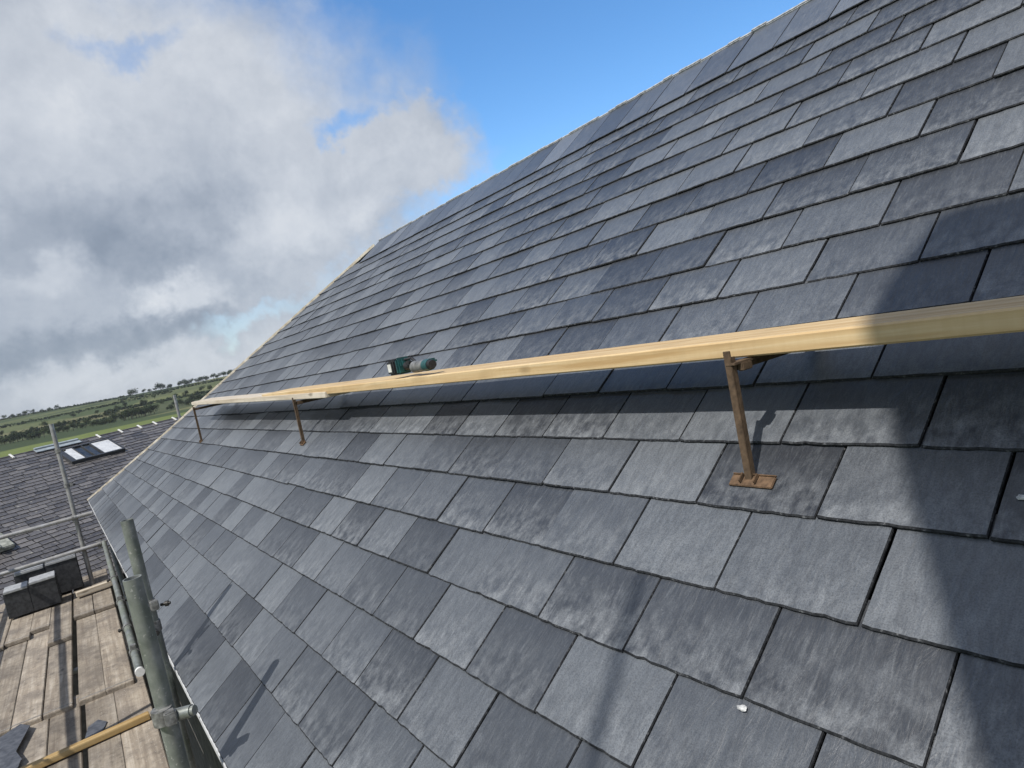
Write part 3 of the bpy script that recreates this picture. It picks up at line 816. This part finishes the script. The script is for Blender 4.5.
for i in range(13):
    az = 4.45 + i * .17 + rt.uniform(-.06, .06)
    x, y = at(az, 470 + rt.uniform(-10, 25)); tree(x, y, rt.uniform(5.5, 8), rt.uniform(5, 8), 'dark tree in the clump at the top of the bright meadow', 400 + i, 'dark clump above the bright meadow')
for i in range(30):
    az = -4.5 + i * .29 + rt.uniform(-.1, .1)
    x, y = at(az, 440 + rt.uniform(0, 60) + 6 * max(0, az)); tree(x, y, rt.uniform(2.8, 6.2), rt.uniform(4.5, 8.5), 'bushy dark tree along the far edge of the bright meadow at the left', 440 + i, 'trees along the meadow edge', rt.choice((M_leaf, M_leaf2, M_leaf)))
for i in range(14):
    az = 7.6 + i * .33 + rt.uniform(-.1, .1)
    x, y = at(az, 500 + rt.uniform(-10, 40)); tree(x, y, rt.uniform(3.5, 6.5), rt.uniform(5, 8), 'dark tree behind the far end of the pale plank', 480 + i, 'trees behind the far end of the rail')
for i in range(22):
    az = -4 + i * .75 + rt.uniform(-.3, .3)
    x, y = at(az, rt.uniform(560, 760)); tree(x, y, rt.uniform(3, 5.5), rt.uniform(4, 8), 'scattered small tree on the hillside fields', 520 + i, 'scattered hillside trees', rt.choice((M_leaf, M_leaf2)))
def hedge(az0, az1, d0, d1, h, label, seed):
    rr = random.Random(seed); m = MB(); lt = []
    n = 900
    x0, y0 = at(az0, d0)
    for i in range(n):
        f = rr.random(); x, y = at(az0 + (az1 - az0) * f, d0 + (d1 - d0) * f)
        hh = h * (.65 + .5 * noise.noise(Vector((f * 40, seed, 0))))
        p = Vector((x + rr.gauss(0, .9), y + rr.gauss(0, .9), hz(x, y) + rr.random() ** .7 * hh)) - Vector((x0, y0, hz(x0, y0)))
        s = rr.uniform(.5, 1.2)
        e1 = Vector((rr.gauss(0, 1), rr.gauss(0, 1), rr.gauss(0, .5))).normalized() * s; e2 = Vector((rr.gauss(0, .4), rr.gauss(0, 1), rr.gauss(0, 1))).normalized() * s
        m.add([p - e1, p + e2, p + e1, p - e2], [(0, 1, 2, 3)]); lt += [rr.random()] * 4
    o = build_crown(m, lt, 'hedgerow', M_leaf, None); o.location = (x0, y0, hz(x0, y0))
    setp(o, label, 'hedge', 'hedgerows across the hillside')
hedge(-5, 4.2, 545, 600, 3.2, 'lowest long hedgerow crossing the hillside left of the tree clump', 1)
hedge(3.5, 12, 640, 620, 3.0, 'hedgerow crossing the green fields behind the pale greenish pole', 2)
hedge(-5, 8, 730, 760, 3.0, 'middle hedgerow across the hillside below the skyline', 3)
hedge(4.5, 13, 830, 800, 3.0, 'highest hedgerow under the skyline tree clumps', 4)
hedge(-4, 5.4, 960, 950, 2.6, 'hedgerow along the skyline left of the round tree clump', 5)

hm, t, b = new_mat('air', .5, 0)
nt_ = hm.node_tree; nt_.nodes.remove(b)
pv = nt_.nodes.new('ShaderNodeVolumePrincipled'); pv.inputs['Density'].default_value = .00010; pv.inputs['Color'].default_value = (.80, .86, .94, 1)
nt_.links.new(pv.outputs[0], nt_.nodes['Material Output'].inputs['Volume'])
hzb = MB(); hzb.box((0, 0, 18), (5000, 5000, 60)); hzo = hzb.build('haze', hm); hzo['kind'] = 'stuff'
# ------------------------------------------------------------------ light
SUN = Vector((.20, -.58, .79)).normalized()
ld = bpy.data.lights.new('sun', 'SUN'); ld.energy = 3.1; ld.angle = R_(.53); ld.color = (1, .955, .89)
lo = bpy.data.objects.new('sun', ld); C.objects.link(lo); lo.rotation_euler = (-SUN).to_track_quat('-Z', 'Y').to_euler()

w = bpy.data.worlds.new('World'); sc.world = w; w.use_nodes = True
nt = w.node_tree; nt.nodes.clear(); t = NT(nt)
sky = t.n('ShaderNodeTexSky', sky_type='NISHITA', sun_disc=False)
sky.sun_elevation = math.asin(SUN.z); sky.sun_rotation = math.atan2(SUN.x, SUN.y); sky.air_density = 1.0; sky.dust_density = .3; sky.ozone_density = 3.0; sky.altitude = 200
bg1 = t.n('ShaderNodeBackground', i_Strength=.15); hs = t.n('ShaderNodeHueSaturation', i_Saturation=1.22, i_Value=.9); t.l(sky.outputs[0], hs.inputs['Color']); t.l(hs.outputs[0], bg1.inputs[0])
D = t.n('ShaderNodeTexCoord').outputs['Generated']
sd = t.n('ShaderNodeSeparateXYZ'); t.l(D, sd.inputs[0])
# angles in degrees: azimuth from -X towards +Y, elevation; roughened by noise so cloud edges are ragged
az = t.math('MULTIPLY', t.math('ARCTAN2', sd.outputs[1], t.math('MULTIPLY', sd.outputs[0], -1)), 57.2958)
elv = t.math('MULTIPLY', t.math('ARCSINE', sd.outputs[2]), 57.2958)
nA = t.n('ShaderNodeTexNoise', i_Scale=5.0, i_Detail=9, i_Roughness=.62); t.l(D, nA.inputs['Vector'])
sA = t.n('ShaderNodeSeparateColor'); t.l(nA.outputs['Color'], sA.inputs[0])
nB = t.n('ShaderNodeTexNoise', i_Scale=17.0, i_Detail=8, i_Roughness=.62); t.l(D, nB.inputs['Vector'])
sB = t.n('ShaderNodeSeparateColor'); t.l(nB.outputs['Color'], sB.inputs[0])
def wob(x, i, a1, a2):
    return t.math('ADD', x, t.math('ADD', t.math('MULTIPLY', t.math('SUBTRACT', sA.outputs[i], .5), a1), t.math('MULTIPLY', t.math('SUBTRACT', sB.outputs[i], .5), a2)))
azw = wob(az, 0, 16, 8); elw = wob(elv, 1, 9, 5)
def blob(a0, e0, ra, re, soft=.6, tilt=0.0, A=None, E=None):
    """1 inside an ellipse of the sky, falling to 0 outside"""
    A = A or azw; E = E or elw
    da = t.math('SUBTRACT', A, a0); de = t.math('SUBTRACT', E, e0)
    if tilt: de = t.math('SUBTRACT', de, t.math('MULTIPLY', da, tilt))
    r = t.math('SQRT', t.math('ADD', t.math('POWER', t.math('DIVIDE', da, ra), 2), t.math('POWER', t.math('DIVIDE', de, re), 2)))
    nd = t.n('ShaderNodeMapRange', interpolation_type='SMOOTHSTEP'); nd.inputs[1].default_value = 1 + soft * .5; nd.inputs[2].default_value = 1 - soft
    t.l(r, nd.inputs[0]); return nd.outputs[0]
def mx(*a):
    r = a[0]
    for q in a[1:]: r = t.math('MAXIMUM', r, q)
    return r
# cover
cov = mx(blob(-8, 14, 40, 22, .25), blob(22, 15, 14, 5.5, .3), blob(11, 11, 21, 8, .28), t.math('MULTIPLY', blob(24.5, 24.5, 5, 2.4, 1.2), .45))
cov = t.math('MULTIPLY', cov, t.math('SUBTRACT', 1, t.math('MULTIPLY', blob(24.5, 18.6, 3.0, 1.0, .9), .75)))
cov = t.math('MULTIPLY', cov, t.math('SUBTRACT', 1, t.math('MULTIPLY', blob(10.5, 25.3, 4, 1.0, .9), .45)))
cov = t.math('MULTIPLY', cov, t.math('SUBTRACT', 1, t.math('MULTIPLY', blob(15, 4.9, 5, .8, .9, .12), .3)))
# unseen part of the sky: added grey cloud cover that tunes the shadow fill
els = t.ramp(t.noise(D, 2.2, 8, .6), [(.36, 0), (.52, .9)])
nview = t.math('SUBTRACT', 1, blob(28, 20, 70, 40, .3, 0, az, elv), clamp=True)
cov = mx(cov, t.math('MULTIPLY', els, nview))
low = t.ramp(t.math('DIVIDE', elv, 40.0), [(0, 0), (.02, 1)])
# brightness of the cloud
br = t.math('ADD', .60, t.math('MULTIPLY', t.math('SUBTRACT', sA.outputs[2], .5), .42))
br = t.math('ADD', br, t.math('MULTIPLY', t.math('SUBTRACT', sB.outputs[2], .5), .20))
nC = t.noise(D, 48, 6, .65)
br = t.math('ADD', br, t.math('MULTIPLY', t.math('SUBTRACT', nC, .5), .14))
cu = t.ramp(t.noise(D, 7.5, 9, .6, .4), [(.46, 0), (.56, 1)])
br = t.math('ADD', br, t.math('MULTIPLY', t.math('SUBTRACT', cu, .45), .08))
def addb(x, bl, k): return t.math('ADD', x, t.math('MULTIPLY', bl, k))
br = addb(br, blob(8, 24, 22, 6, .8), .20)
br = addb(br, blob(24, 16, 12, 5, .8), .14)
br = addb(br, blob(5, 12.5, 11, 3.2, .9), -.26)
br = addb(br, blob(2, 7.5, 12, 3.2, .9), -.10)
br = addb(br, blob(8.5, 10.6, 4.5, 2.0, .8), -.12)
br = addb(br, blob(10.8, 7.6, 3.6, 1.6, .8), .30)
br = addb(br, blob(1.5, 10.2, 4, 1.5, .9), .22)
br = addb(br, blob(21, 10.5, 7, 2.2, .9), .20)
br = addb(br, blob(4, 5.2, 12, 1.5, .8), -.28)
br = addb(br, blob(8, 2.2, 14, 1.4, .8), .12)
ccol = t.ramp(br, [(0, (.115, .142, .185)), (.3, (.19, .222, .272)), (.55, (.29, .32, .37)), (.8, (.41, .435, .475)), (1, (.52, .535, .555))])
ccol = t.mix(t.math('MULTIPLY', nview, .85), ccol, (.35, .34, .325))  # out-of-view cloud greyed to keep the fill in the shadows neutral
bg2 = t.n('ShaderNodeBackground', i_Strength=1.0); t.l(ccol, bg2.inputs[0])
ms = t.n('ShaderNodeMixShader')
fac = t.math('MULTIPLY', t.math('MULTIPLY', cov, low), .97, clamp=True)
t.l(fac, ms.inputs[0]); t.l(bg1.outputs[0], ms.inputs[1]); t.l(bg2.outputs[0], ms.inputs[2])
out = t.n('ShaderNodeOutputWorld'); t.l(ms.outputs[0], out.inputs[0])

# ------------------------------------------------------------------ camera
Rm = Matrix(((.5669670614636149, .799136248976059, -.19982393947463717), (-.049642839944698286, -.20899249017943766, -.9766564019594062), (-.8222432363096179, .5636518381225245, -.07882046512273094)))
cam = bpy.data.cameras.new('camera'); co = bpy.data.objects.new('camera', cam); C.objects.link(co)
cx = Rm[0]; cy = -Rm[1]; cz = -Rm[2]
M4 = Matrix((( cx[0], cy[0], cz[0], 1.6706), (cx[1], cy[1], cz[1], -1.17796), (cx[2], cy[2], cz[2], .48534), (0, 0, 0, 1)))
co.matrix_world = M4
cam.sensor_width = 36; cam.lens = 36 * 671.48 / 1024; cam.clip_start = .02; cam.clip_end = 6000
sc.camera = co
sc.view_settings.view_transform = 'Standard'; sc.view_settings.look = 'None'; sc.view_settings.exposure = .6; sc.view_settings.gamma = 1
sc.cycles.max_bounces = 6
